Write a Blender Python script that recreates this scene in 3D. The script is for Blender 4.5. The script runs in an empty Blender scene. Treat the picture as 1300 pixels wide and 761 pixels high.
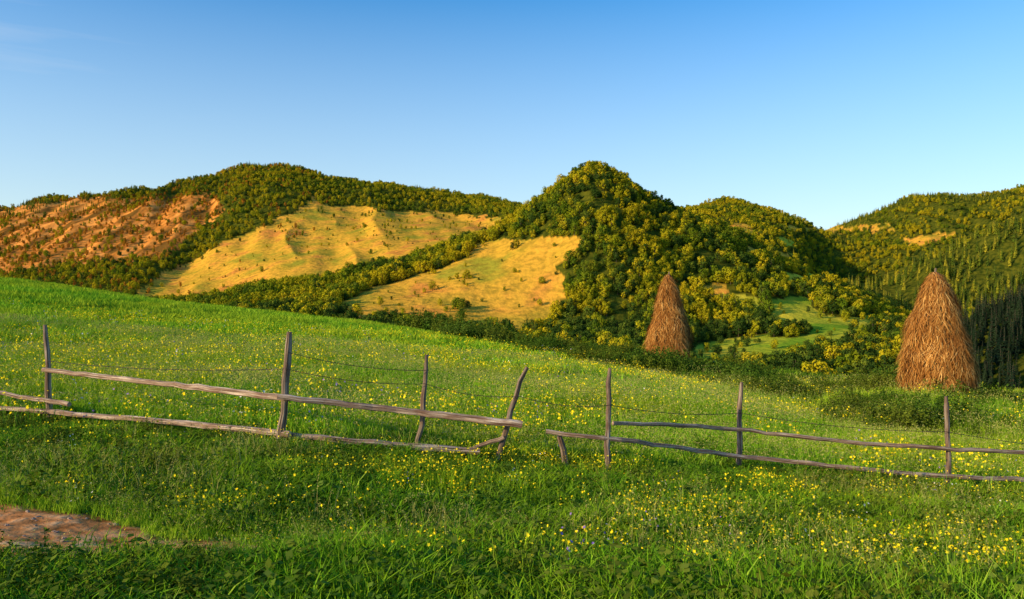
import bpy, math, numpy as np
from mathutils import Vector
rng = np.random.default_rng(7)
F = 1011.0; CZ = 1.65
scene = bpy.context.scene

# ---------------------------------------------------------------- helpers
def hsh(xi, yi, seed):
    h = (xi.astype(np.int64)*374761393 + yi.astype(np.int64)*668265263 + seed*982451653) & 0xffffffff
    h = ((h ^ (h >> 13))*1274126177) & 0xffffffff
    h = (h ^ (h >> 16)) & 0xffffffff
    return h/4294967295.0
def vn(x, y, seed=0):
    xi = np.floor(x); yi = np.floor(y); fx = x-xi; fy = y-yi
    fx = fx*fx*(3-2*fx); fy = fy*fy*(3-2*fy)
    a = hsh(xi, yi, seed); b = hsh(xi+1, yi, seed); c = hsh(xi, yi+1, seed); d = hsh(xi+1, yi+1, seed)
    return (a*(1-fx)+b*fx)*(1-fy)+(c*(1-fx)+d*fx)*fy
def fbm(x, y, o=4, seed=0):
    s = 0; a = 0.5; t = 0
    for i in range(o):
        s = s+a*vn(x*2**i+17.3*i, y*2**i-9.1*i, seed+i); t += a; a *= 0.5
    return s/t*2-1
def inpoly(u, v, poly):
    r = np.zeros(u.shape, bool); n = len(poly); j = n-1
    for i in range(n):
        xi, yi = poly[i]; xj, yj = poly[j]
        c = ((yi > v) != (yj > v)) & (u < (xj-xi)*(v-yi)/((yj-yi) if yj != yi else 1e-9)+xi)
        r ^= c; j = i
    return r
def sstep(a, b, x):
    t = np.clip((x-a)/(b-a), 0, 1); return t*t*(3-2*t)

# ---------------------------------------------------------------- terrain height
def tab(*p):
    xs = np.array(p[0::2], float); ys = np.array(p[1::2], float)
    g = np.arange(-400, 1701, 5.0)
    y = np.interp(g, xs, ys)
    k = np.array([1, 2, 3, 2, 1.0]); k /= k.sum()
    yp = np.pad(y, 2, mode='edge'); y = np.convolve(yp, k, 'valid')
    return lambda u: np.interp(u, g, y)
V2E = lambda v: (380.0-v)/F
dc = tab(0, 60, 400, 60, 650, 50, 849, 43, 1000, 38, 1187, 33, 1300, 31)
vc = tab(-400, 330, 0, 357, 100, 369, 200, 383, 300, 395, 400, 405, 500, 415, 560, 424, 650, 440, 750, 454, 849, 464, 900, 470, 1000, 483, 1100, 489, 1187, 499, 1300, 508, 1700, 540)
z6 = tab(0, -1.66, 650, -1.83, 1300, -2.05)
z10 = tab(0, -1.74, 358, -1.76, 533, -1.98, 650, -2.10, 771, -2.19, 938, -2.34, 1203, -2.56, 1300, -2.68, 1700, -2.9)
z20 = tab(0, -1.55, 350, -1.78, 650, -2.2, 850, -2.58, 1000, -2.88, 1187, -2.98, 1300, -3.2, 1700, -3.8)
vL1 = tab(0, 480, 800, 480, 1150, 476, 1180, 458, 1210, 430, 1240, 410, 1300, 388, 1500, 350)
vL1b = tab(0, 430, 700, 445, 900, 455, 1000, 450, 1100, 445, 1150, 448, 1210, 440, 1300, 420)
vF = tab(0, 402, 300, 402, 425, 398, 600, 412, 700, 418, 800, 412, 900, 425, 1000, 415, 1100, 416, 1150, 428, 1200, 425, 1300, 410)
vR = tab(0, 402, 200, 402, 280, 392, 350, 374, 430, 363, 480, 340, 560, 321, 620, 303, 650, 285, 690, 258, 700, 252, 735, 226, 757, 219, 778, 228, 800, 243, 850, 275, 900, 294, 960, 324, 1000, 348, 1060, 366, 1100, 385, 1150, 414, 1200, 418, 1300, 405)
vL3 = tab(-400, 300, 0, 268, 50, 260, 100, 257, 200, 243, 250, 236, 300, 220, 340, 215, 380, 222, 420, 233, 480, 237, 540, 245, 600, 255, 640, 263, 700, 275, 800, 285, 850, 273, 920, 257, 960, 263, 1000, 277, 1040, 289, 1070, 288, 1100, 277, 1150, 257, 1200, 252, 1240, 255, 1300, 242, 1500, 230)
vCr = tab(1000, 352, 1060, 366, 1090, 376, 1140, 362, 1165, 342, 1190, 326, 1240, 308, 1300, 284, 1500, 236)
def knots(u):
    ec = V2E(vc(u)); DC = dc(u); one = np.ones_like(u)
    eR = V2E(vR(u)); e3 = V2E(vL3(u)); dip = eR-0.014
    wr = sstep(1000, 1080, u)
    eC = (dip+0.28*(e3-dip))*(1-wr)+V2E(vCr(u))*wr
    eC2 = (dip+0.45*(e3-dip))*(1-wr)+(np.minimum(V2E(vCr(u))-0.026, dip+0.4*(e3-dip)))*wr
    K = [(0.5*one, -1.62/0.5*one), (3*one, -1.62/3*one), (6*one, z6(u)/6), (10.5*one, z10(u)/10.5), (20*one, z20(u)/20),
         (DC, ec), (DC*1.5, ec-0.035), (200*one, np.minimum(ec-0.06, V2E(512))), (330*one, V2E(vL1(u))), (430*one, V2E(vL1b(u))),
         (520*one, V2E(vF(u))), (760*one, eR), (900*one, dip), (1100*one, eC), (1250*one, eC2), (1900*one, e3),
         (2500*one, e3-0.04), (4000*one, 0*one), (12000*one, -0.001*one)]
    return np.array([k[0] for k in K]), np.array([k[1] for k in K])
def H(x, y, noise=True):
    x = np.asarray(x, float); y = np.asarray(y, float); sh = x.shape
    x = x.ravel(); y = y.ravel()
    r = np.hypot(x, y)+1e-6; th = np.arctan2(x, y)
    tc = np.clip(th, -math.pi/4, math.pi/4)
    d = np.clip(r*np.cos(tc), 0.51, 11900); u = 650+F*np.tan(tc)
    D, E = knots(u); L = np.log(D); ld = np.log(d)
    S = (E[1:]-E[:-1])/(L[1:]-L[:-1])
    M = np.zeros_like(E); a = S[:-1]; b = S[1:]
    hm = np.where(a*b > 0, 2*a*b/(np.where(a*b > 0, a+b, 1)), 0)
    M[1:-1] = hm; M[0] = S[0]; M[-1] = S[-1]
    M[1:5] = 0.5*(S[0:4]+S[1:5])
    idx = np.clip((ld[None, :] >= L).sum(0)-1, 0, len(L)-2); c = np.arange(len(d))
    x0 = L[idx, c]; x1 = L[idx+1, c]; h = x1-x0; t = (ld-x0)/h
    e = (2*t**3-3*t**2+1)*E[idx, c]+(t**3-2*t**2+t)*h*M[idx, c]+(-2*t**3+3*t**2)*E[idx+1, c]+(t**3-t**2)*h*M[idx+1, c]
    z = e*d
    bk = sstep(math.radians(60), math.radians(125), np.abs(th))
    z = z*(1-bk)+(-1.65)*bk
    if noise:
        z = z+0.05*fbm(x/0.9, y/0.9, 3, 3)*sstep(2, 6, r)*(1-sstep(60, 120, r))+0.16*fbm(x/6, y/6, 2, 5)*sstep(12, 25, r)*(1-sstep(60, 120, r))
        fa = sstep(350, 600, r)*(1-bk)
        rg = 1-2*np.abs(fbm((x+0.25*y)/95, y/420, 3, 31))
        z = z+fa*(5.5*fbm(x/110, y/110, 4, 11)+r*0.0060*fbm(x/260+3, y/260, 3, 21)+rg*r*0.0085*sstep(480, 700, r))-fa*r*0.003
    return (z+CZ).reshape(sh)
def P(u, v, d):
    return np.array([(u-650)/F*d, d, (380-v)/F*d+CZ])
def uvd(x, y, z):
    yy = np.maximum(y, 1e-3)
    return 650+F*x/yy, 380-F*(z-CZ)/yy

GOLD = [
 [(175, 368), (205, 348), (240, 332), (290, 303), (345, 283), (385, 262), (398, 248), (412, 262), (455, 262), (500, 268), (545, 268), (610, 278), (640, 292), (560, 325), (500, 350), (440, 375), (330, 392), (170, 392)],
 [(420, 398), (430, 385), (480, 363), (540, 345), (592, 330), (600, 308), (640, 302), (738, 299), (738, 322), (705, 338), (712, 352), (712, 380), (690, 420), (620, 422), (500, 410)],
 [(890, 362), (925, 364), (932, 380), (892, 376)], [(905, 288), (950, 284), (960, 296), (925, 300)],
 [(1000, 288), (1130, 286), (1135, 292), (1060, 296), (1000, 293)], [(1145, 303), (1195, 296), (1210, 300), (1180, 309), (1152, 313)],
 [(560, 268), (640, 280), (600, 290), (560, 284)], [(940, 312), (1000, 322), (1010, 332), (960, 325)],
]
GREEN = [
 [(975, 380), (1020, 376), (1050, 400), (1118, 402), (1120, 419), (1050, 423), (985, 416)],
 [(860, 450), (905, 432), (1000, 424), (1060, 418), (1120, 422), (1128, 438), (1050, 446), (1000, 464), (900, 478), (860, 478)],
 [(990, 348), (1048, 350), (1042, 364), (996, 362)], [(1055, 322), (1130, 314), (1122, 330), (1070, 338)],
 [(985, 300), (1050, 306), (1040, 316), (990, 310)], [(1055, 345), (1112, 338), (1105, 354), (1060, 360)], [(925, 372), (965, 376), (960, 392), (930, 388)],
]
ROCK = [[(-400, 258), (0, 264), (90, 252), (200, 250), (262, 244), (285, 262), (240, 300), (205, 330), (150, 330), (60, 338), (0, 350), (-400, 350)]]
def zones(x, y, z):
    u, v = uvd(x, y, z); d = y
    ju = 9*fbm(x/22, y/22, 3, 51)+5*fbm(x/7, y/7, 2, 53); jv = 6*fbm(x/22+40, y/22, 3, 52)
    u = u+ju; v = v+jv
    far = d > 250
    gold = np.zeros(x.shape, bool); green = gold.copy(); rock = gold.copy()
    for i, p in enumerate(GOLD):
        m = inpoly(u, v, p) & far
        if i in (0, 6): m &= d > 860
        elif i == 1: m &= d < 860
        gold |= m
    for p in GREEN: green |= inpoly(u, v, p) & far & (d < 1400)
    for p in ROCK: rock |= inpoly(u, v, p) & (d > 900)
    return gold, green, rock
def soil(x, y):
    n = 0.30*fbm(x/0.8, y/0.8, 4, 61)
    s = np.minimum(np.minimum(6.42-0.36*(x+3.92)-y+n, y-4.95-0.05*x+n), 1.6*(-1.5-x)+n)
    return sstep(-0.10, 0.2, s)*(np.hypot(x, y) < 60)*(y > 0)

# ---------------------------------------------------------------- node helpers
def newmat(name):
    m = bpy.data.materials.new(name); m.use_nodes = True
    nt = m.node_tree; nt.nodes.clear()
    out = nt.nodes.new('ShaderNodeOutputMaterial')
    return m, nt, out
def ramp(nt, fac, stops):
    r = nt.nodes.new('ShaderNodeValToRGB'); e = r.color_ramp.elements
    while len(e) < len(stops): e.new(0.5)
    for el, (p, c) in zip(e, stops):
        el.position = p; el.color = (*c, 1)
    nt.links.new(fac, r.inputs[0]); return r.outputs[0]
def mix(nt, f, a, b, mode='MIX'):
    m = nt.nodes.new('ShaderNodeMix'); m.data_type = 'RGBA'; m.blend_type = mode
    for s, val in ((m.inputs[0], f), (m.inputs[6], a), (m.inputs[7], b)):
        if hasattr(val, 'is_linked'): nt.links.new(val, s)
        elif isinstance(val, tuple): s.default_value = (*val, 1)
        else: s.default_value = val
    return m.outputs[2]
def math_(nt, op, a, b=0.5):
    m = nt.nodes.new('ShaderNodeMath'); m.operation = op
    for s, val in ((m.inputs[0], a), (m.inputs[1], b)):
        if hasattr(val, 'is_linked'): nt.links.new(val, s)
        else: s.default_value = val
    return m.outputs[0]
def pos_noise(nt, scale, detail=3, vec=None):
    g = nt.nodes.new('ShaderNodeNewGeometry') if vec is None else None
    n = nt.nodes.new('ShaderNodeTexNoise'); n.inputs['Scale'].default_value = scale; n.inputs['Detail'].default_value = detail
    nt.links.new(g.outputs['Position'] if vec is None else vec, n.inputs['Vector']); return n.outputs[0]
def foliage(name, stops, patch=None, patchscale=0.05, isl=0.5, dark=None):
    m, nt, out = newmat(name)
    oi = nt.nodes.new('ShaderNodeObjectInfo'); g = nt.nodes.new('ShaderNodeNewGeometry')
    f = math_(nt, 'ADD', math_(nt, 'MULTIPLY', oi.outputs['Random'], 1-isl), math_(nt, 'MULTIPLY', g.outputs['Random Per Island'], isl))
    col = ramp(nt, f, stops)
    if patch:
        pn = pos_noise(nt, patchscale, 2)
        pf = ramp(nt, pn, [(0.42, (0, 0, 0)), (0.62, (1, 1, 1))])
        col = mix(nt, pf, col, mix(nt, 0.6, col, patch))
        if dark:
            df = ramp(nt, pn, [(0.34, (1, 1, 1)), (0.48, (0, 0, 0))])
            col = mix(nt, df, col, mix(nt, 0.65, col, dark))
    d = nt.nodes.new('ShaderNodeBsdfDiffuse'); nt.links.new(col, d.inputs[0])
    nt.links.new(d.outputs[0], out.inputs[0]); return m
def plain(name, stops, scale, rough=0.85, bump=0.0):
    m, nt, out = newmat(name)
    tc = nt.nodes.new('ShaderNodeTexCoord')
    n = pos_noise(nt, scale, 5, tc.outputs['Object'])
    d = nt.nodes.new('ShaderNodeBsdfPrincipled'); d.inputs['Roughness'].default_value = rough
    nt.links.new(ramp(nt, n, stops), d.inputs['Base Color'])
    if bump:
        b = nt.nodes.new('ShaderNodeBump'); b.inputs['Strength'].default_value = bump
        nt.links.new(n, b.inputs['Height']); nt.links.new(b.outputs[0], d.inputs['Normal'])
    nt.links.new(d.outputs[0], out.inputs[0]); return m

M_GRASS = foliage('grass_blades', [(0.0, (0.035, 0.11, 0.005)), (0.45, (0.12, 0.30, 0.011)), (0.8, (0.25, 0.46, 0.024)), (1.0, (0.50, 0.56, 0.08))], (0.30, 0.42, 0.016), 0.45, 0.6)
M_MEADOW = foliage('meadow_blades', [(0.0, (0.08, 0.21, 0.010)), (0.45, (0.20, 0.43, 0.018)), (0.8, (0.34, 0.56, 0.035)), (1.0, (0.56, 0.60, 0.09))], (0.42, 0.50, 0.025), 0.16)
M_SEED = foliage('seed_heads', [(0.0, (0.20, 0.27, 0.05)), (1.0, (0.50, 0.44, 0.15))])
M_YEL = foliage('yellow_petals', [(0.0, (0.88, 0.64, 0.01)), (1.0, (0.92, 0.80, 0.03))])
M_PUR = foliage('purple_petals', [(0.0, (0.20, 0.12, 0.45)), (1.0, (0.40, 0.25, 0.60))])
M_WHT = foliage('white_petals', [(0.0, (0.6, 0.6, 0.5)), (1.0, (0.8, 0.8, 0.75))])
M_WEED = foliage('weed_leaves', [(0.0, (0.02, 0.055, 0.006)), (0.6, (0.070, 0.145, 0.014)), (1.0, (0.17, 0.25, 0.035))], (0.16, 0.17, 0.018), 0.3)
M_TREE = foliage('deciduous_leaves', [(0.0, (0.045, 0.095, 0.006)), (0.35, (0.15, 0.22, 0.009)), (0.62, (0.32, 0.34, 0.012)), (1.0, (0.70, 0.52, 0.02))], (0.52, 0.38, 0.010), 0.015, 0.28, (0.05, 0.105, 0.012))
M_SHADET = foliage('shaded_valley_leaves', [(0.0, (0.018, 0.045, 0.008)), (0.6, (0.055, 0.10, 0.014)), (1.0, (0.16, 0.20, 0.02))], None, 1, 0.3)  # valley shade put into the leaf colour, a darker copy of the deciduous leaves
M_CONI = foliage('conifer_needles', [(0.0, (0.03, 0.065, 0.012)), (0.55, (0.14, 0.19, 0.016)), (1.0, (0.54, 0.44, 0.03))], None, 1, 0.25)
M_SHADEC = foliage('dark_spruce_needles', [(0.0, (0.006, 0.016, 0.010)), (1.0, (0.026, 0.045, 0.018))], None, 1, 0.4)  # hill shade painted into the needle colour, since no shadow falls there
M_RED = foliage('dry_bank_leaves', [(0.0, (0.20, 0.11, 0.012)), (0.5, (0.55, 0.22, 0.02)), (1.0, (0.34, 0.27, 0.015))], None, 1, 0.3)
M_BARK = plain('bark', [(0.3, (0.05, 0.035, 0.022)), (0.7, (0.13, 0.095, 0.065))], 3)
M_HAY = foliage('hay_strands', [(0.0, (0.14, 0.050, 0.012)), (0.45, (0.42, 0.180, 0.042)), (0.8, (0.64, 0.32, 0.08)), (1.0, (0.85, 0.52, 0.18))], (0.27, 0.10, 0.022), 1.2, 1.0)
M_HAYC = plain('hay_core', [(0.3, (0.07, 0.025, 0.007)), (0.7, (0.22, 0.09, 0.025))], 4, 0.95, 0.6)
M_STONE = plain('pebble', [(0.3, (0.20, 0.12, 0.08)), (0.7, (0.42, 0.30, 0.22))], 8)
def wood(name, k):
    m, nt, out = newmat(name)
    uv = nt.nodes.new('ShaderNodeUVMap')
    mp = nt.nodes.new('ShaderNodeMapping'); mp.inputs['Scale'].default_value = (14, 1.6, 1)
    nt.links.new(uv.outputs[0], mp.inputs[0])
    n1 = pos_noise(nt, 1.0, 6, mp.outputs[0])
    mp2 = nt.nodes.new('ShaderNodeMapping'); mp2.inputs['Scale'].default_value = (2.5, 3.2, 1)
    nt.links.new(uv.outputs[0], mp2.inputs[0]); n2 = pos_noise(nt, 1.3, 4, mp2.outputs[0])
    c1 = ramp(nt, n1, [(0.34, (0.06*k, 0.035*k, 0.022*k)), (0.49, (0.28*k, 0.19*k, 0.13*k)), (0.66, (0.62*k, 0.50*k, 0.39*k))])
    c2 = mix(nt, ramp(nt, n2, [(0.46, (0, 0, 0)), (0.60, (1, 1, 1))]), c1, mix(nt, 0.55, c1, (0.12*k, 0.045*k, 0.02*k)))
    d = nt.nodes.new('ShaderNodeBsdfPrincipled'); d.inputs['Roughness'].default_value = 0.85
    nt.links.new(c2, d.inputs['Base Color'])
    b = nt.nodes.new('ShaderNodeBump'); b.inputs['Strength'].default_value = 0.8; b.inputs['Distance'].default_value = 0.02
    nt.links.new(n1, b.inputs['Height']); nt.links.new(b.outputs[0], d.inputs['Normal'])
    nt.links.new(d.outputs[0], out.inputs[0]); return m
M_WOOD = wood('weathered_wood', 1.2); M_POST = wood('dark_post_wood', 0.7)
M_WIRE, nt, out = newmat('rusty_wire')
d = nt.nodes.new('ShaderNodeBsdfPrincipled'); d.inputs['Base Color'].default_value = (0.04, 0.025, 0.02, 1); d.inputs['Roughness'].default_value = 0.7
nt.links.new(d.outputs[0], out.inputs[0])

# ---------------------------------------------------------------- mesh builder
class MB:
    def __init__(s): s.v = []; s.f = []; s.m = []; s.uv = []; s.n = 0
    def add(s, verts, faces, mat=0, uvs=None):
        verts = np.asarray(verts, float); s.v.append(verts)
        for k, f in enumerate(faces):
            s.f.append(tuple(int(i)+s.n for i in f)); s.m.append(mat)
            s.uv.append(uvs[k] if uvs is not None else [(0, 0)]*len(f))
        s.n += len(verts)
    def diamonds(s, c, nrm, size, asp=0.6, mat=0):
        n = nrm/np.maximum(np.linalg.norm(nrm, axis=1, keepdims=True), 1e-6)
        a = np.cross(n, rng.normal(size=n.shape)); a /= np.maximum(np.linalg.norm(a, axis=1, keepdims=True), 1e-6)
        b = np.cross(n, a); sz = size[:, None]
        v = np.stack([c+a*sz, c+b*sz*asp, c-a*sz*0.9, c-b*sz*asp], 1).reshape(-1, 3)
        k = len(c); f = np.arange(4*k).reshape(-1, 4); s.add(v, f, mat)
    def blades(s, root, tip, mid, w, mat=0):
        k = len(root); az = rng.uniform(0, 2*math.pi, k)
        side = np.stack([np.cos(az), np.sin(az), 0*az], 1)*w[:, None]*0.5
        v = np.stack([root-side, root+side, mid+side*0.85, mid-side*0.85, tip], 1).reshape(-1, 3)
        f = []
        for i in range(k):
            o = 5*i; f.append((o, o+1, o+2, o+3)); f.append((o+3, o+2, o+4))
        s.add(v, f, mat)
    def tube(s, pts, rad, sides=8, mat=0, cap=True, rough=0.0, seed=0):
        pts = np.asarray(pts, float); rad = np.asarray(rad, float); k = len(pts)
        T = np.gradient(pts, axis=0); T /= np.linalg.norm(T, axis=1, keepdims=True)
        ref = np.array([0, 0, 1.0]) if abs(T[0][2]) < 0.8 else np.array([1.0, 0, 0])
        vv = []; L = np.concatenate([[0], np.cumsum(np.linalg.norm(np.diff(pts, axis=0), axis=1))])
        r2 = np.random.default_rng(seed+5)
        bias = 1+rough*r2.normal(size=sides)
        for i in range(k):
            a = np.cross(T[i], ref); a /= np.linalg.norm(a); b = np.cross(T[i], a)
            for j in range(sides):
                an = 2*math.pi*j/sides
                rr = rad[i]*bias[j]*(1+rough*0.6*r2.normal())
                vv.append(pts[i]+(a*math.cos(an)+b*math.sin(an))*rr)
        f = []; uvs = []
        for i in range(k-1):
            for j in range(sides):
                j2 = (j+1) % sides
                f.append((i*sides+j, i*sides+j2, (i+1)*sides+j2, (i+1)*sides+j))
                u0 = j/sides+seed*3.1; u1 = (j+1)/sides+seed*3.1
                uvs.append([(u0, L[i]), (u1, L[i]), (u1, L[i+1]), (u0, L[i+1])])
        if cap:
            for base, rev in ((0, True), ((k-1)*sides, False)):
                ff = [base+j for j in range(sides)]
                if rev: ff = ff[::-1]
                f.append(tuple(ff)); uvs.append([(seed*3.1+0.3*math.cos(6.28*j/sides), 0.3*math.sin(6.28*j/sides)) for j in range(sides)])
        s.add(vv, f, mat, uvs)
    def obj(s, name, mats, coll=None, smooth=False):
        me = bpy.data.meshes.new(name); V = np.concatenate(s.v)
        me.from_pydata(V.tolist(), [], s.f)
        for m in mats: me.materials.append(m)
        me.polygons.foreach_set('material_index', s.m)
        uvl = me.uv_layers.new(name='UVMap')
        uvl.data.foreach_set('uv', np.array([c for f in s.uv for c in f], float).ravel())
        if smooth: me.polygons.foreach_set('use_smooth', [True]*len(s.f))
        me.update(); o = bpy.data.objects.new(name, me)
        (coll or scene.collection).objects.link(o); return o
def scatter(name, pts, rot, scl, idx, coll):
    me = bpy.data.meshes.new(name); me.vertices.add(len(pts))
    me.vertices.foreach_set('co', np.asarray(pts, np.float32).ravel())
    a = me.attributes.new('rot', 'FLOAT_VECTOR', 'POINT'); a.data.foreach_set('vector', np.asarray(rot, np.float32).ravel())
    a = me.attributes.new('scl', 'FLOAT_VECTOR', 'POINT'); a.data.foreach_set('vector', np.asarray(scl, np.float32).ravel())
    a = me.attributes.new('idx', 'INT', 'POINT'); a.data.foreach_set('value', np.asarray(idx, np.int32))
    me.update(); o = bpy.data.objects.new(name, me); scene.collection.objects.link(o)
    ng = bpy.data.node_groups.new(name+'_scatter', 'GeometryNodeTree')
    ng.interface.new_socket('Geometry', in_out='INPUT', socket_type='NodeSocketGeometry')
    ng.interface.new_socket('Geometry', in_out='OUTPUT', socket_type='NodeSocketGeometry')
    gi = ng.nodes.new('NodeGroupInput'); go = ng.nodes.new('NodeGroupOutput')
    ip = ng.nodes.new('GeometryNodeInstanceOnPoints'); ci = ng.nodes.new('GeometryNodeCollectionInfo')
    ci.inputs['Collection'].default_value = coll; ci.inputs['Separate Children'].default_value = True; ci.inputs['Reset Children'].default_value = True
    ip.inputs['Pick Instance'].default_value = True
    def na(n, t):
        x = ng.nodes.new('GeometryNodeInputNamedAttribute'); x.data_type = t; x.inputs['Name'].default_value = n
        return [q for q in x.outputs if q.enabled and q.name == 'Attribute'][0]
    er = ng.nodes.new('FunctionNodeEulerToRotation')
    l = ng.links.new
    l(gi.outputs[0], ip.inputs['Points']); l(ci.outputs[0], ip.inputs['Instance'])
    l(na('idx', 'INT'), ip.inputs['Instance Index']); l(na('rot', 'FLOAT_VECTOR'), er.inputs[0]); l(er.outputs[0], ip.inputs['Rotation'])
    l(na('scl', 'FLOAT_VECTOR'), ip.inputs['Scale']); l(ip.outputs[0], go.inputs[0])
    md = o.modifiers.new('scatter', 'NODES'); md.node_group = ng
    return o
def rz(n, tilt=0.06):
    return np.stack([rng.normal(0, tilt, n), rng.normal(0, tilt, n), rng.uniform(0, 6.283, n)], 1)

# ---------------------------------------------------------------- ground sheet
th_v = np.radians(np.linspace(-37, 37, 860))
th_s = np.radians(np.linspace(37, 180, 60))[1:]
TH = np.concatenate([-th_s[::-1], th_v, th_s[:-1]])
R = np.concatenate([np.geomspace(0.6, 60, 130)[:-1], np.geomspace(60, 320, 40)[:-1], np.geomspace(320, 2100, 270)[:-1], np.geomspace(2100, 12000, 20)])
TT, RR = np.meshgrid(TH, R); CC = np.cos(np.clip(TT, -math.pi/4, math.pi/4))
RR2 = RR/CC
X = RR2*np.sin(TT); Y = RR2*np.cos(TT); Z = H(X, Y)
nr, nc = X.shape
V = np.stack([X, Y, Z], -1).reshape(-1, 3)
V = np.vstack([V, [[0, 0, H(np.array([0.01]), np.array([0.01]))[0]]]])
i, j = np.meshgrid(np.arange(nr-1), np.arange(nc), indexing='ij'); j2 = (j+1) % nc
fq = np.stack([i*nc+j, i*nc+j2, (i+1)*nc+j2, (i+1)*nc+j], -1).reshape(-1, 4)[:, ::-1]
ft = [(nr*nc, (k+1) % nc, k) for k in range(nc)]
me = bpy.data.meshes.new('ground'); me.from_pydata(V.tolist(), [], fq.tolist()+ft)
me.polygons.foreach_set('use_smooth', [True]*len(me.polygons))
gold, green, rock = zones(V[:, 0], V[:, 1], V[:, 2])
so = soil(V[:, 0], V[:, 1]); rr = np.hypot(V[:, 0], V[:, 1])
near = 1-sstep(90, 160, rr)
for nm, arr in (('gold', gold), ('green', green), ('rock', rock), ('soil', so), ('near', near)):
    a = me.attributes.new(nm, 'FLOAT', 'POINT'); a.data.foreach_set('value', arr.astype(np.float32))
ground = bpy.data.objects.new('ground', me); scene.collection.objects.link(ground)
m, nt, out = newmat('ground_cover')
def at(n):
    x = nt.nodes.new('ShaderNodeAttribute'); x.attribute_name = n; return x.outputs['Fac']
nA = pos_noise(nt, 0.022, 9); nB = pos_noise(nt, 0.16, 6); nC = pos_noise(nt, 6, 6)
forest = ramp(nt, nB, [(0.35, (0.03, 0.05, 0.006)), (0.65, (0.13, 0.13, 0.012))])
goldc = ramp(nt, nA, [(0.34, (0.36, 0.32, 0.030)), (0.43, (0.64, 0.38, 0.036)), (0.56, (0.82, 0.42, 0.045)), (0.66, (0.72, 0.28, 0.050))])
goldc = mix(nt, ramp(nt, nB, [(0.38, (1, 1, 1)), (0.54, (0, 0, 0))]), goldc, mix(nt, 0.5, goldc, (0.26, 0.18, 0.02)))
greenc = ramp(nt, nA, [(0.35, (0.20, 0.33, 0.02)), (0.6, (0.60, 0.50, 0.04))])
mpz = nt.nodes.new('ShaderNodeMapping'); mpz.inputs['Scale'].default_value = (0.045, 0.010, 0.02)
gz = nt.nodes.new('ShaderNodeNewGeometry'); nt.links.new(gz.outputs['Position'], mpz.inputs[0]); nZ = pos_noise(nt, 1.0, 7, mpz.outputs[0])
rockc = ramp(nt, nZ, [(0.38, (0.20, 0.10, 0.02)), (0.48, (0.58, 0.21, 0.035)), (0.62, (0.95, 0.38, 0.075))])
nearc = ramp(nt, nC, [(0.35, (0.020, 0.040, 0.007)), (0.65, (0.05, 0.09, 0.012))])
nD = pos_noise(nt, 1.7, 5)
soilc = ramp(nt, nC, [(0.3, (0.30, 0.11, 0.030)), (0.5, (0.70, 0.29, 0.10)), (0.72, (0.88, 0.52, 0.25))])
soilc = mix(nt, ramp(nt, nD, [(0.45, (0, 0, 0)), (0.6, (1, 1, 1))]), soilc, mix(nt, 0.4, soilc, (0.20, 0.09, 0.03)))
c = mix(nt, at('gold'), forest, goldc); c = mix(nt, at('green'), c, greenc); c = mix(nt, at('rock'), c, rockc)
c = mix(nt, at('near'), c, nearc); c = mix(nt, at('soil'), c, soilc)
d = nt.nodes.new('ShaderNodeBsdfDiffuse')
b = nt.nodes.new('ShaderNodeBump'); b.inputs['Strength'].default_value = 0.8; b.inputs['Distance'].default_value = 0.05
nt.links.new(nC, b.inputs['Height'])
b2 = nt.nodes.new('ShaderNodeBump'); b2.inputs['Strength'].default_value = 0.7; b2.inputs['Distance'].default_value = 2.5
hb = math_(nt, 'MULTIPLY', nB, math_(nt, 'SUBTRACT', 1.0, at('near')))
nt.links.new(hb, b2.inputs['Height']); nt.links.new(b.outputs[0], b2.inputs['Normal']); nt.links.new(b2.outputs[0], d.inputs['Normal'])
nt.links.new(c, d.inputs[0]); nt.links.new(d.outputs[0], out.inputs[0])
me.materials.append(m)

# ---------------------------------------------------------------- prototypes (instanced only)
def coll(n): return bpy.data.collections.new(n)
def rdisc(n, r):
    a = rng.uniform(0, 6.283, n); q = r*np.sqrt(rng.uniform(0, 1, n)); return q*np.cos(a), q*np.sin(a)
def grass_clump(mb, n, r, h0, h1, w0, w1, lean=0.35, mat=0, tuft=0):
    x, y = rdisc(n, r); h = rng.uniform(h0, h1, n)
    if tuft: h = h*(0.6+0.8*vn(x*tuft+50, y*tuft+50, int(rng.integers(1000))))
    a = rng.uniform(0, 6.283, n); l = h*rng.uniform(0.05, lean, n)
    root = np.stack([x, y, -0.03+0*x], 1); dr = np.stack([np.cos(a), np.sin(a), 0*a], 1)
    mid = root+dr*(l*0.35)[:, None]+np.array([0, 0, 1])*(h*0.55)[:, None]
    tip = root+dr*(l*1.3)[:, None]+np.array([0, 0, 1])*h[:, None]
    mb.blades(root, tip, mid, rng.uniform(w0, w1, n), mat); return root, tip, mid
C_short = coll('short_grass_parts')
for k in range(6):
    mb = MB(); grass_clump(mb, 560, 0.45, 0.04, 0.18, 0.005, 0.010, 0.9, 0, 6)
    n = 150; x, y = rdisc(n, 0.45); z = rng.uniform(0.03, 0.13, n); mk = vn(x*5+k*9, y*5+70, 5) > 0.45
    c_ = np.stack([x, y, z], 1)[mk]
    mb.diamonds(c_, rng.normal(0, 0.45, (len(c_), 3))+[0, 0, 1], rng.uniform(0.014, 0.034, len(c_)), 0.7, 1)
    mb.obj('short_grass_%02d' % k, [M_GRASS, M_WEED], C_short)
C_mead = coll('meadow_grass_parts')
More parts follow.
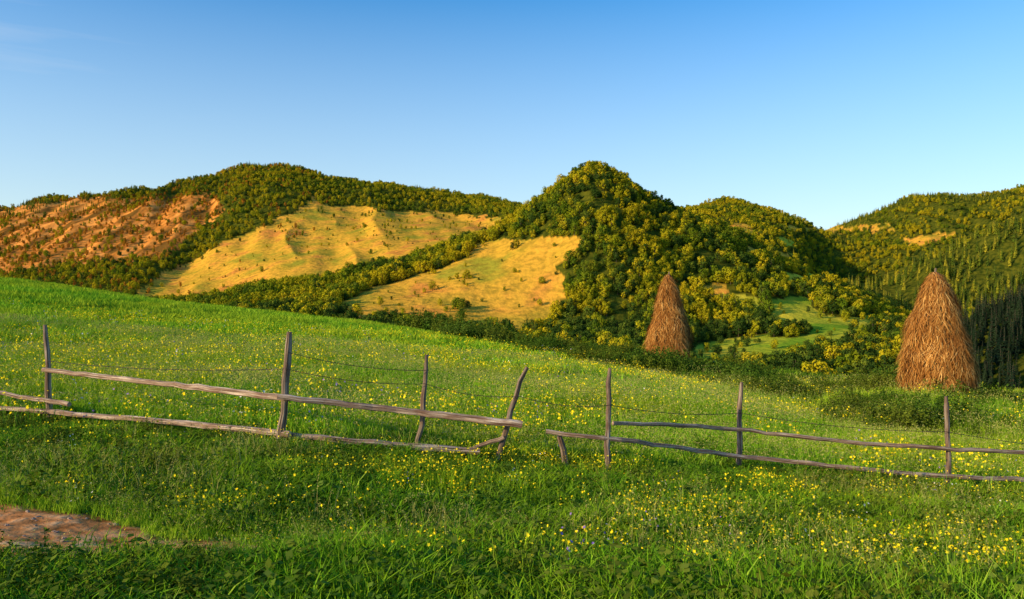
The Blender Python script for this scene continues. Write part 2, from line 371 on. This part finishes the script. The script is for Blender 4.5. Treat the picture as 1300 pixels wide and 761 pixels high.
for k in range(5):
    mb = MB(); grass_clump(mb, 130, 0.42, 0.12, 0.38, 0.007, 0.014, 0.5)
    r, t, m_ = grass_clump(mb, 22, 0.4, 0.32, 0.55, 0.003, 0.006, 0.25)
    q = np.repeat(t, 2, 0)+rng.normal(0, 0.012, (44, 3))-[0, 0, 0.02]
    mb.diamonds(q, rng.normal(size=(44, 3))*[1, 1, 0.3], rng.uniform(0.012, 0.024, 44), 0.35, 1)
    mb.obj('meadow_grass_%02d' % k, [M_MEADOW, M_SEED], C_mead)
C_farg = coll('far_meadow_parts')
for k in range(4):
    mb = MB(); grass_clump(mb, 130, 0.7, 0.14, 0.42, 0.022, 0.04, 0.5)
    mb.obj('far_meadow_%02d' % k, [M_MEADOW, M_SEED], C_farg)
C_stalk = coll('grass_stalk_parts')
for k in range(3):
    mb = MB(); r, t, m_ = grass_clump(mb, 7, 0.2, 0.22, 0.48, 0.003, 0.005, 0.4, 1)
    q = np.repeat(t, 5, 0)+rng.normal(0, 0.010, (35, 3))*[1, 1, 2.5]-[0, 0, 0.02]
    mb.diamonds(q, rng.normal(size=(35, 3))*[1, 1, 0.3], rng.uniform(0.006, 0.013, 35), 0.4, 1)
    mb.obj('grass_stalk_%02d' % k, [M_MEADOW, M_SEED], C_stalk)
C_flow = coll('flower_parts')
for k in range(6):
    mb = MB(); nfl = 9
    pm = 1 if k < 4 else (2 if k == 4 else 3)
    r, t, m_ = grass_clump(mb, nfl, 0.24, 0.20, 0.46, 0.004, 0.006, 0.3)
    for q in t:
        nn = rng.normal(0, 0.4, 3)+[-0.2, -0.6, 0.8]; nn /= np.linalg.norm(nn); a = np.cross(nn, [1, 0, 0.1]); a /= np.linalg.norm(a); b = np.cross(nn, a)
        R0 = rng.uniform(0.010, 0.024); vs = [q]
        for s in range(10):
            an = s*0.6283; rr_ = R0*(1.0 if s % 2 else 0.55); vs.append(q+(a*math.cos(an)+b*math.sin(an))*rr_+nn*0.004)
        mb.add(vs, [(0, 1+s, 1+(s+1) % 10) for s in range(10)], pm)
    mb.obj('wildflower_%02d' % k, [M_MEADOW, M_YEL, M_PUR, M_WHT], C_flow)
def weed(name, c_, ns, rad0, hsc=1.0):
    mb = MB()
    for s in range(ns):
        a = rng.uniform(0, 6.283); hh = hsc*rng.uniform(0.3, 0.75); l = rng.uniform(0.05, 0.45); x0, y0 = rdisc(1, rad0)
        p0 = np.array([x0[0], y0[0], -0.03]); p2 = p0+[math.cos(a)*l, math.sin(a)*l, hh]; p1 = (p0+p2)/2+[0, 0, 0.06]
        mb.tube([p0, p1, p2], [0.006, 0.005, 0.003], 3, 0, False)
        n = 30; t = rng.uniform(0.15, 1.03, n)[:, None]
        c = (1-t)**2*p0+2*t*(1-t)*p1+t*t*p2+rng.normal(0, 0.065, (n, 3))*(1.15-t*0.7)
        nn = (c-p1)*[1, 1, 0.3]+rng.normal(0, 0.15, (n, 3))+[0, 0, 0.25]
        mb.diamonds(c, nn, rng.uniform(0.025, 0.055, n), 0.5, 0)
    mb.obj(name, [M_WEED], c_)
C_weed = coll('weed_parts')
for k in range(5): weed('weed_plant_%02d' % k, C_weed, 9, 0.18)
C_bush = coll('brush_parts')
for k in range(5): weed('brush_plant_%02d' % k, C_bush, 22, 0.5, 1.1)

def tree_proto(name, h, wr, leaves, mat, coll_, lobes=10, ls=0.55, base=0.18):
    mb = MB(); k = 5
    bend = rng.normal(0, 0.03*h, 2)
    pts = [(bend[0]*t*t, bend[1]*t*t, -0.6+(0.75*h+0.6)*t) for t in np.linspace(0, 1, k)]
    mb.tube(pts, np.linspace(0.028*h, 0.008*h, k), 6, 1)
    L = []
    for i in range(lobes):
        t = (i+0.5)/lobes; zz = h*(base+(0.90-base)*t)
        prof = math.sin(math.pi*min(1, max(0.05, (0.15+t*0.72))))**0.5
        a = i*2.4+rng.uniform(-.5, .5); rad = wr*prof*rng.uniform(0.35, 0.75)
        c = np.array([math.cos(a)*rad+bend[0]*t, math.sin(a)*rad+bend[1]*t, zz]); lr = wr*rng.uniform(0.32, 0.56)*(0.75+0.3*prof)*(1-0.15*t)
        L.append((c, lr)); mb.tube([pts[2], (np.array(pts[2])+c)/2+[0, 0, 0.03*h], c], [0.011*h, 0.008*h, 0.004*h], 4, 1, False)
    per = leaves//lobes; cen = np.array([0, 0, h*0.5])
    for c, lr in L:
        dv = rng.normal(size=(per, 3)); dv /= np.linalg.norm(dv, axis=1, keepdims=True)
        rad = lr*rng.uniform(0.65, 1.18, per)[:, None]*np.array([1, 1, 0.9])
        p = c+dv*rad; out_ = dv*1.0+(p-cen)/h*1.0+rng.normal(0, 0.25, (per, 3))
        mb.diamonds(p, out_, rng.uniform(0.5, 1.2, per)*ls, 0.75, 0)
    mb.obj(name, [mat, M_BARK], coll_)
C_dec = coll('deciduous_parts')
for k in range(10):
    hh_ = rng.uniform(7.5, 11.5)
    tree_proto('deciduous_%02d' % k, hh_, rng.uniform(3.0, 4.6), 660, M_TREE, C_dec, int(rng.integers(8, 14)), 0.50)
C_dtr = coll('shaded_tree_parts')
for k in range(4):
    tree_proto('shaded_tree_%02d' % k, rng.uniform(8, 12), rng.uniform(3.0, 4.4), 700, M_SHADET, C_dtr, int(rng.integers(8, 14)), 0.48)
C_red = coll('dry_tree_parts')
for k in range(3):
    tree_proto('dry_tree_%02d' % k, 9, 2.6, 360, M_RED, C_red, 8, 0.58)
def conifer(name, mat, c, h=12.0):
    mb = MB(); mb.tube([(0, 0, -0.6), (0, 0, h*0.5), (0, 0, h*0.98)], [0.16, 0.10, 0.02], 6, 1)
    lay = 17
    for i in range(lay):
        t = i/(lay-1); zz = h*(0.10+0.88*t); rad = (2.1*(1-t)**0.85+0.12)*rng.uniform(0.85, 1.12)
        nb = int(11-6*t)
        for b_ in range(nb):
            a = rng.uniform(0, 6.283); rl = rad*rng.uniform(0.75, 1.1); dr = np.array([math.cos(a), math.sin(a), 0]); sd = np.array([-dr[1], dr[0], 0])
            q0 = np.array([0, 0, zz]); tip = q0+dr*rl-[0, 0, rl*0.6]; mid = q0+dr*rl*0.5-[0, 0, rl*0.15]
            w = 0.28*rl+0.10
            mb.add([q0, mid+sd*w-[0, 0, .12], tip, mid-sd*w-[0, 0, .12], mid+[0, 0, 0.06]], [(0, 1, 4), (1, 2, 4), (2, 3, 4), (3, 0, 4)], 0)
    mb.obj(name, [mat, M_BARK], c)
C_con = coll('conifer_parts')
for k in range(4): conifer('conifer_%02d' % k, M_CONI, C_con)
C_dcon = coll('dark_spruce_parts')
for k in range(3): conifer('dark_spruce_%02d' % k, M_SHADEC, C_dcon)

# ---------------------------------------------------------------- scatter the vegetation
def fan(n, d0, d1, tm=0.80):
    d = np.sqrt(rng.uniform(d0*d0, d1*d1, n)); t = rng.uniform(-tm, tm, n); return t*d, d
def S3(s, zvar=0.12):
    n = len(s); return np.stack([s, s, s*rng.uniform(1-zvar, 1+zvar, n)], 1)
Xf, Yf = fan(34000, 235, 1000); X2, Y2 = fan(38000, 1000, 2100)
x = np.concatenate([Xf, X2]); y = np.concatenate([Yf, Y2]); z = H(x, y)
gd, gr, rk = zones(x, y, z); u, v = uvd(x, y, z)
cl = fbm(x/35, y/35, 3, 71)
p = rng.uniform(size=len(x))
keep = (~gd & ~gr)
gap = fbm(x/40, y/40, 3, 73); keep &= ~((gap > 0.42) & (u > 720) & (p > 0.3))
keep |= gd & ((p < 0.035) | (p < 0.40*(cl > 0.32))); keep |= gr & ((p < 0.07) | (p < 0.5*(cl > 0.2)))
keep &= ~(rk & (p > 0.50+0.7*fbm(x/28, y/120, 3, 77)))
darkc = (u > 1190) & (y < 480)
right = (u > 1075) & (y > 950) & (y < 1330)
con = right | ((y > 1650) & (fbm(x/120, y/120, 2, 81) > 0.25)) | (p > 0.992)
keep &= ~(right & (rng.uniform(size=len(x)) < 0.40))
tr = keep & (~darkc) & (~con)
leftm = (u < 420) & (y > 950) & (fbm(x/60, y/60, 3, 85) > 0.0)
redm = tr & ((rk & (rng.uniform(size=len(x)) < 0.48)) | (leftm & (rng.uniform(size=len(x)) < 0.30)))
shd = tr & ~redm & (rng.uniform(size=len(x)) < np.where(y < 540, 0.60, np.where((u > 700) & (y < 900), 0.18, 0.10))+0.22*(fbm(x/50, y/50, 2, 88) > 0.2))  # trees given the leaves with painted-in shade, most of them in the valley
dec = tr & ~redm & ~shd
sm = gd | gr
def forest(name, msk, c, n, s0, s1, small=None, pw=1.0, big=None):
    k = msk.sum(); s = s0+(s1-s0)*rng.uniform(0, 1, k)**pw
    if small is not None: s = np.where(small[msk], s*rng.uniform(0.3, 0.8, k), s)
    if big is not None: s = np.where(big[msk], s*1.7, s)
    scatter(name, np.stack([x[msk], y[msk], z[msk]-0.2], 1), rz(k, 0.04), S3(s), rng.integers(0, n, k), c)
forest('deciduous_forest', dec, C_dec, 10, 0.45, 1.15, sm, 1.4)
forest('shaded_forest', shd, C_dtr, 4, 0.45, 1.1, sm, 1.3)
forest('dry_hillside_trees', redm, C_red, 3, 0.6, 1.1)
forest('conifer_forest', keep & con & ~darkc, C_con, 4, 0.6, 1.05, sm, 1.0, right)
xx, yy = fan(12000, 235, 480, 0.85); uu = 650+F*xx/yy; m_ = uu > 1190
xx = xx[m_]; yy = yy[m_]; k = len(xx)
scatter('dark_spruce_forest', np.stack([xx, yy, H(xx, yy)-0.3], 1), rz(k, 0.04), S3(rng.uniform(0.5, 1.05, k)), rng.integers(0, 3, k), C_dcon)  # slope darkened by needle colour instead of a cast shadow

brl = tab(470, 404, 560, 427, 700, 453, 800, 473, 900, 494, 1000, 517, 1050, 540, 1150, 556, 1300, 562, 1700, 590)
bru = tab(470, 300, 1030, 300, 1045, 488, 1150, 497, 1300, 513, 1700, 540)
def brush(x, y, z):
    u, v = uvd(x, y, z); j = 5*fbm(x/2.5, y/2.5, 3, 91)
    return (u > 480) & (v+j < brl(u)) & (v+j > bru(u)) & (y < 75)
xb, yb = fan(23000, 12, 70, 0.85); zb = H(xb, yb); mk = brush(xb, yb, zb)
uu_, _ = uvd(xb, yb, zb)
pk = rng.uniform(size=len(xb)) < np.clip(0.85*(0.85+1.2*fbm(xb/3, yb/3, 2, 95)), 0.1, 1)*np.where((uu_ > 950) & (yb < 24), 0.75, 1)
mk &= pk; k = mk.sum()
hs = 0.62+0.6*sstep(-0.2, 0.6, fbm(xb/2.2, yb/2.2, 2, 99))
hs = np.where((uu_ > 500) & (uu_ < 640) & (yb > 40), hs*1.8, hs)*np.where(yb < 26, 0.8, 1.0)
scatter('brush', np.stack([xb[mk], yb[mk], zb[mk]], 1), rz(k, 0.1), S3(hs[mk]), rng.integers(0, 5, k), C_bush)
xw, yw = fan(4200, 3.6, 13, 0.9); zw = H(xw, yw)
mk = (fbm(xw/0.9, yw/0.9, 3, 101) > 0.06) & (soil(xw, yw) < 0.3); k = mk.sum()
scatter('weeds', np.stack([xw[mk], yw[mk], zw[mk]-0.04], 1), rz(k, 0.15), S3(rng.uniform(0.14, 0.40, k)), rng.integers(0, 5, k), C_weed)

fdv = lambda uu: np.interp(uu, [0, 63, 358, 533, 650, 771, 938, 1203, 1300, 1700], [11.8, 11.5, 9.8, 10.2, 10.1, 10.0, 11.0, 11.0, 11.2, 12])
xg, yg = fan(1700, 3.0, 13.5, 0.95); zg = H(xg, yg); ug = 650+F*xg/yg
sgm = np.maximum.reduce([soil(xg, yg), soil(xg-0.3, yg), soil(xg, yg+0.35), soil(xg, yg-0.3), soil(xg+0.3, yg)])
mk = rng.uniform(size=len(xg)) > sstep(0.0, 0.9, sgm)
hh = (0.60+0.75*sstep(-0.3, 0.5, fbm(xg/1.0, yg/1.0, 3, 111)))*(1-0.35*sstep(-1.6, -0.4, yg-fdv(ug)))
hh = hh*np.where((xg < -1.2) & (yg < 5.3), 0.6, 1)
k = mk.sum()
scatter('grass', np.stack([xg[mk], yg[mk], zg[mk]], 1), rz(k, 0.05), np.stack([1+0*hh[mk], 1+0*hh[mk], hh[mk]], 1), rng.integers(0, 6, k), C_short)
xg, yg = fan(2600, 4.2, 7.4, 0.95); sg = soil(xg, yg); mk = (np.maximum(soil(xg-0.6, yg), soil(xg, yg-0.5)) > 0.1) & (sg < 0.25) & (xg < -0.8); k = mk.sum()
scatter('grass_tufts', np.stack([xg[mk], yg[mk], H(xg[mk], yg[mk])], 1), rz(k, 0.1), S3(rng.uniform(0.22, 0.38, k)), rng.integers(0, 5, k), C_mead)
xg, yg = fan(1500, 4, 11, 0.9); zg = H(xg, yg); mk = (soil(xg, yg) < 0.02) & (fbm(xg/1.5, yg/1.5, 2, 115) > 0.0); k = mk.sum()
scatter('grass_stalks', np.stack([xg[mk], yg[mk], zg[mk]], 1), rz(k, 0.12), S3(rng.uniform(0.5, 0.85, k)), rng.integers(0, 3, k), C_stalk)
xg, yg = fan(8500, 9.6, 30, 0.88); zg = H(xg, yg); ug = 650+F*xg/yg; br_ = brush(xg, yg, zg)
mk = (yg > fdv(ug)+0.35) & (~br_ | (rng.uniform(size=len(xg)) < 0.40))
k = mk.sum(); hh = (0.5+0.5*sstep(-0.4, 0.5, fbm(xg/2.5, yg/2.5, 3, 121)))*np.where(br_, 1.3, 1)
scatter('meadow_grass', np.stack([xg[mk], yg[mk], zg[mk]], 1), rz(k, 0.06), np.stack([1+0*hh[mk], 1+0*hh[mk], hh[mk]], 1), rng.integers(0, 5, k), C_mead)
xg, yg = fan(14000, 24, 80, 0.88); zg = H(xg, yg); br_ = brush(xg, yg, zg); mk = ~br_ | (rng.uniform(size=len(xg)) < 0.12); k = mk.sum()
hh = (0.55+0.45*sstep(-0.4, 0.5, fbm(xg/4, yg/4, 3, 131)))*np.where(br_, 1.4, 1)
scatter('far_meadow_grass', np.stack([xg[mk], yg[mk], zg[mk]], 1), rz(k, 0.06), np.stack([1+0*hh[mk], 1+0*hh[mk], hh[mk]], 1), rng.integers(0, 4, k), C_farg)
xg, yg = fan(9000, 4.5, 36, 0.85); zg = H(xg, yg); uu, vv = uvd(xg, yg, zg)
fl = fbm(xg/2.2, yg/1.6, 3, 141)+0.35*((uu < 420) & (vv < 500) & (vv > 425))
mk = (fl > 0.08) & (soil(xg, yg) < 0.1) & ((~brush(xg, yg, zg)) | (rng.uniform(size=len(xg)) < 0.4))
xh, yh = fan(2000, 4.9, 10.2, 0.8); ff = fbm(xh/0.8, yh/0.6, 3, 151)+0.10*sstep(-2, 0.5, xh)
mh = (ff > 0.15) & (soil(xh, yh) < 0.05)
xg = np.concatenate([xg[mk], xh[mh]]); yg = np.concatenate([yg[mk], yh[mh]]); zg = H(xg, yg); k = len(xg)
ix = rng.choice(6, k, p=[.24, .24, .24, .23, .025, .025])
scatter('wildflowers', np.stack([xg, yg, zg], 1), rz(k, 0.1), S3(rng.uniform(0.75, 1.15, k)*np.where(yg < 10.5, 0.54, 1.05)), ix, C_flow)
C_peb = coll('pebble_parts')
for kk in range(3):
    mb = MB(); n = 7; vs = []
    for a_ in range(4):
        ph = math.pi*(a_+0.5)/4
        for b_ in range(n):
            q = 1+rng.normal(0, 0.13); vs.append((math.sin(ph)*math.cos(6.283*b_/n)*q, math.sin(ph)*math.sin(6.283*b_/n)*q*0.8, math.cos(ph)*0.55*q))
    fs = [(a_*n+b_, (a_+1)*n+b_, (a_+1)*n+(b_+1) % n, a_*n+(b_+1) % n) for a_ in range(3) for b_ in range(n)]+[tuple(range(n)), tuple(range(4*n-1, 3*n-1, -1))]
    mb.add(vs, fs); mb.obj('pebble_%02d' % kk, [M_STONE], C_peb)
xg, yg = fan(5000, 3, 8, 0.95); mk = soil(xg, yg) > 0.6; k = mk.sum()
scatter('pebbles', np.stack([xg[mk], yg[mk], H(xg[mk], yg[mk])], 1), rz(k, 0.3), S3(0.003+0.020*rng.uniform(0, 1, k)**3), rng.integers(0, 3, k), C_peb)

# ---------------------------------------------------------------- haystacks
def haystack(name, u0, d, vtop, prof, seed, nst=11000):
    r2 = np.random.default_rng(seed)
    x0 = (u0-650)/F*d; zb = float(H(np.array([x0]), np.array([d]))[0]); zt = (380-vtop)/F*d+CZ; hgt = zt-zb
    root = bpy.data.objects.new(name, None); scene.collection.objects.link(root); root.location = (x0, d, zb)
    hs_ = np.array([q[0] for q in prof]); rs = np.array([q[1] for q in prof]); ox = np.array([q[2] for q in prof])
    def rad(t, a):
        A = np.where(a > math.pi, 2*math.pi-a, a)
        return np.interp(t, hs_, rs)*(1+0.20*(vn(A*1.6+seed, t*5, seed)-0.5)*2+0.09*(vn(A*5+seed, t*14, seed+4)-0.5)*2)
    mb = MB(); nt_, na_ = 60, 56
    t = np.linspace(0, 1, nt_); a = np.linspace(0, 2*math.pi, na_, endpoint=False); A, T_ = np.meshgrid(a, t)
    r = rad(T_, A)*0.97; o = np.interp(T_, hs_, ox)
    vs = np.stack([o+r*np.cos(A), r*np.sin(A), T_*hgt-0.1*(T_ == 0)], -1).reshape(-1, 3)
    fs = [(i_*na_+j_, i_*na_+(j_+1) % na_, (i_+1)*na_+(j_+1) % na_, (i_+1)*na_+j_) for i_ in range(nt_-1) for j_ in range(na_)]+[tuple(range((nt_-1)*na_, nt_*na_))]
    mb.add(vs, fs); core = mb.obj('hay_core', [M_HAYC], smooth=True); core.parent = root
    mb = MB(); tt = r2.uniform(0, 1, nst*2); keep = r2.uniform(size=nst*2) < (np.interp(tt, hs_, rs)/rs.max()*0.9+0.12); tt = tt[keep][:nst]
    n = len(tt); aa = r2.uniform(0, 2*math.pi, n)
    rr_ = rad(tt, aa); o = np.interp(tt, hs_, ox)
    outv = np.stack([np.cos(aa), np.sin(aa), 0.25+0*aa], 1); tan = np.stack([-np.sin(aa), np.cos(aa), 0*aa], 1)
    p0 = np.stack([o+rr_*np.cos(aa), rr_*np.sin(aa), tt*hgt], 1)+outv*r2.uniform(-0.02, 0.07, n)[:, None]
    ln = r2.uniform(0.15, 0.5, n); sl = r2.normal(0, 0.5, n)
    dn = -np.array([0, 0, 1])+outv*np.interp(tt, [0, 0.3, 1], [0.05, 0.2, 0.32])[:, None]+tan*sl[:, None]; dn /= np.linalg.norm(dn, axis=1, keepdims=True)
    mid = p0+dn*ln[:, None]*0.5+outv*r2.uniform(0, 0.05, n)[:, None]; tip = p0+dn*ln[:, None]+outv*r2.normal(0, 0.06, n)[:, None]
    tip[:, 2] = np.maximum(tip[:, 2], -0.02)
    w = r2.uniform(0.008, 0.026, n)[:, None]*tan*0.5
    vs = np.stack([p0-w, p0+w, mid+w, mid-w, tip+w*0.3, tip-w*0.3], 1).reshape(-1, 3); fs = []
    for q in range(n): fs += [(6*q, 6*q+1, 6*q+2, 6*q+3), (6*q+3, 6*q+2, 6*q+4, 6*q+5)]
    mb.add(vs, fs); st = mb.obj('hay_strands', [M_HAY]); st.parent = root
    mb = MB(); tx = ox[-1]; mb.tube([(tx, 0, hgt*0.7), (tx, 0, hgt*0.96), (tx+0.02, 0, hgt*1.03)], [0.045, 0.04, 0.03], 8, 0, True, 0.05, 3)
    pl = mb.obj('pole', [M_POST]); pl.parent = root
    return root
s1 = 35/F
haystack('haystack', 849, 35, 348, [(0, 25*s1, 0), (0.1, 26.5*s1, 0), (0.28, 27*s1, 0), (0.45, 23.5*s1, 0), (0.62, 18*s1, 0), (0.78, 12*s1, 0), (0.9, 7*s1, 0), (0.97, 4*s1, 0), (1, 1.5*s1, 0)], 3, 10000)
s2 = 25/F
haystack('haystack', 1192, 25, 345, [(0, 38*s2, 0), (0.12, 40*s2, 0), (0.28, 39*s2, 0), (0.45, 34.5*s2, -1*s2), (0.6, 29*s2, -2*s2), (0.76, 23*s2, -3*s2), (0.86, 16.5*s2, -4*s2), (0.94, 10*s2, -5*s2), (0.98, 6*s2, -5*s2), (1, 2*s2, -5*s2)], 9, 14000)

# ---------------------------------------------------------------- fence
fence = bpy.data.objects.new('wooden_fence', None); scene.collection.objects.link(fence)
fd = lambda uu: float(fdv(uu))
def part(nm, pts, rad, seed, sides=9, rough=0.06, mat=None):
    mb = MB(); mb.tube(pts, rad, sides, 0, True, rough, seed); o = mb.obj(nm, [mat or M_WOOD], smooth=False); o.parent = fence; return o
posts = [(63, 525, 58, 412, .042), (357, 556, 367, 421, .050), (532, 562, 542, 450, .036), (632, 583, 666, 466, .038), (771, 593, 774, 467, .038), (938, 582, 940, 485, .038), (1204, 605, 1201, 503, .038)]
for n_, (u0, v0, u1, v1, rd) in enumerate(posts):
    D = fd(u0); a = P(u0, v0, D); b = P(u1, v1, D); dirv = (b-a)/np.linalg.norm(b-a); a = a-dirv*0.5
    k = 10; r2 = np.random.default_rng(n_); ts = np.linspace(0, 1, k); pts = a+(b-a)*ts[:, None]+np.stack([r2.normal(0, .010, k), r2.normal(0, .006, k), 0*ts], 1)
    rad = rd*(1.12-0.3*ts)*(1+r2.normal(0, .05, k)); rad[-1] *= 0.72
    part('post_%d' % (n_+1), pts, rad, n_+1, mat=M_POST)
part('stump_post', [P(719, 600, 10.1), P(715, 570, 10.1), P(710, 553, 10.1)], [.045, .04, .035], 31, mat=M_POST)
def rail(nm, uvs, r0, r1, seed, off=-0.075, k=22):
    us = np.array([q[0] for q in uvs], float); vs = np.array([q[1] for q in uvs], float)
    Pk = np.array([P(uu, vv, fd(uu)+off) for uu, vv in zip(us, vs)])
    L = np.concatenate([[0], np.cumsum(np.linalg.norm(np.diff(Pk, axis=0), axis=1))]); s = np.linspace(0, L[-1], k)
    pts = np.stack([np.interp(s, L, Pk[:, c]) for c in range(3)], 1)
    for _ in range(3):
        q = pts.copy(); q[1:-1] = 0.25*pts[:-2]+0.5*pts[1:-1]+0.25*pts[2:]; pts = q
    r2 = np.random.default_rng(seed); pts[1:-1] += r2.normal(0, .006, (k-2, 3)); rad = np.linspace(r0, r1, k)*(1+r2.normal(0, .045, k))
    part(nm, pts, rad, seed)
rail('rail_1', [(55, 469), (200, 486), (368, 505)], .032, .044, 41)
rail('rail_2', [(352, 503), (500, 520), (663, 539)], .038, .052, 42, -0.14)
rail('rail_3', [(-160, 505), (0, 518), (200, 533), (368, 551)], .032, .038, 43)
rail('rail_4', [(190, 533), (400, 556), (609, 573)], .034, .045, 44, -0.15)
rail('rail_5', [(-170, 470), (0, 499), (88, 513)], .027, .033, 45, -0.13)
rail('brace', [(586, 573), (640, 555)], .020, .026, 46, -0.05, 8)
rail('rail_6', [(693, 547), (771, 556), (938, 579), (1060, 592), (1204, 605), (1300, 609), (1500, 630)], .027, .036, 47, -0.08, 40)
rail('rail_7', [(778, 537), (860, 539), (938, 545), (1060, 560), (1203, 570), (1300, 574), (1500, 590)], .024, .030, 48, -0.07, 40)
mb = MB()
for strand, offs in ((0, [(58, 440), (365, 447), (541, 470), (664, 478), (774, 490), (940, 505), (1201, 528), (1500, 560)]), (1, [(60, 458), (363, 468), (540, 487), (660, 503), (774, 514), (939, 524), (1202, 548), (1500, 580)])):
    for (ua, va), (ub, vb) in zip(offs[:-1], offs[1:]):
        A = P(ua, va, fd(ua)-0.05); B = P(ub, vb, fd(ub)-0.05)
        if strand == 0 and (ua > 400 or ua < 300): continue
        k = 14; ts = np.linspace(0, 1, k); pts = A+(B-A)*ts[:, None]; pts[:, 2] -= 0.06*4*ts*(1-ts)
        mb.tube(pts, [0.0038]*k, 4, 0, False)
        nb = int(np.linalg.norm(B-A)/0.13)
        for q in range(1, nb):
            c = np.array([np.interp(q/nb, ts, pts[:, s]) for s in range(3)]); dv = rng.normal(size=3); dv *= 0.02/np.linalg.norm(dv)
            mb.tube([c-dv, c+dv], [0.003, 0.003], 3, 0, False)
w_ = mb.obj('barbed_wire', [M_WIRE]); w_.parent = fence

# ---------------------------------------------------------------- light, sky, camera
el = math.radians(17); az = math.radians(-117)   # azimuth clockwise from +Y
sd = Vector((math.sin(az)*math.cos(el), math.cos(az)*math.cos(el), math.sin(el)))
sl = bpy.data.lights.new('sun', 'SUN'); sl.energy = 5.0; sl.angle = math.radians(0.5); sl.color = (1.0, 0.75, 0.38)
so_ = bpy.data.objects.new('sun', sl); scene.collection.objects.link(so_); so_.rotation_euler = sd.to_track_quat('Z', 'Y').to_euler()
w = bpy.data.worlds.new('World'); scene.world = w; w.use_nodes = True; nt = w.node_tree; nt.nodes.clear()
sky = nt.nodes.new('ShaderNodeTexSky'); sky.sky_type = 'NISHITA'; sky.sun_disc = False; sky.sun_elevation = el; sky.sun_rotation = az % (2*math.pi)
sky.air_density = 1.0; sky.dust_density = 1.0; sky.ozone_density = 2.5; sky.altitude = 500
tc = nt.nodes.new('ShaderNodeTexCoord'); sx = nt.nodes.new('ShaderNodeSeparateXYZ'); nt.links.new(tc.outputs['Generated'], sx.inputs[0])
hz = ramp(nt, sx.outputs['Z'], [(0.06, (1, 1, 1)), (0.36, (0, 0, 0))])
hs_n = nt.nodes.new('ShaderNodeHueSaturation'); hs_n.inputs['Saturation'].default_value = 1.35; hs_n.inputs['Value'].default_value = 1.6
nt.links.new(sky.outputs[0], hs_n.inputs['Color'])
col = mix(nt, math_(nt, 'MULTIPLY', hz, 0.60), hs_n.outputs[0], (4.9, 5.5, 5.5))
mp = nt.nodes.new('ShaderNodeMapping'); mp.inputs['Rotation'].default_value = (0, math.radians(-14), 0); mp.inputs['Scale'].default_value = (2.2, 2.2, 26)
nt.links.new(tc.outputs['Generated'], mp.inputs[0]); cn = pos_noise(nt, 1.6, 6, mp.outputs[0])
cm = ramp(nt, cn, [(0.56, (0, 0, 0)), (0.78, (1, 1, 1))])
side = ramp(nt, math_(nt, 'ADD', sx.outputs['X'], 1.0), [(0.52, (1, 1, 1)), (0.68, (0, 0, 0))])
col = mix(nt, math_(nt, 'MULTIPLY', math_(nt, 'MULTIPLY', cm, side), 0.16), col, (6.0, 6.0, 6.0))
bg = nt.nodes.new('ShaderNodeBackground'); bg.inputs[1].default_value = 0.15
ow = nt.nodes.new('ShaderNodeOutputWorld'); nt.links.new(col, bg.inputs[0]); nt.links.new(bg.outputs[0], ow.inputs[0])
cd = bpy.data.cameras.new('camera'); cd.sensor_width = 36; cd.lens = 28; cd.clip_end = 30000; cd.clip_start = 0.1
co = bpy.data.objects.new('camera', cd); scene.collection.objects.link(co); co.location = (0, 0, CZ); co.rotation_euler = (math.pi/2, 0, 0)
scene.camera = co
scene.view_settings.view_transform = 'Standard'; scene.view_settings.look = 'None'; scene.view_settings.exposure = 0
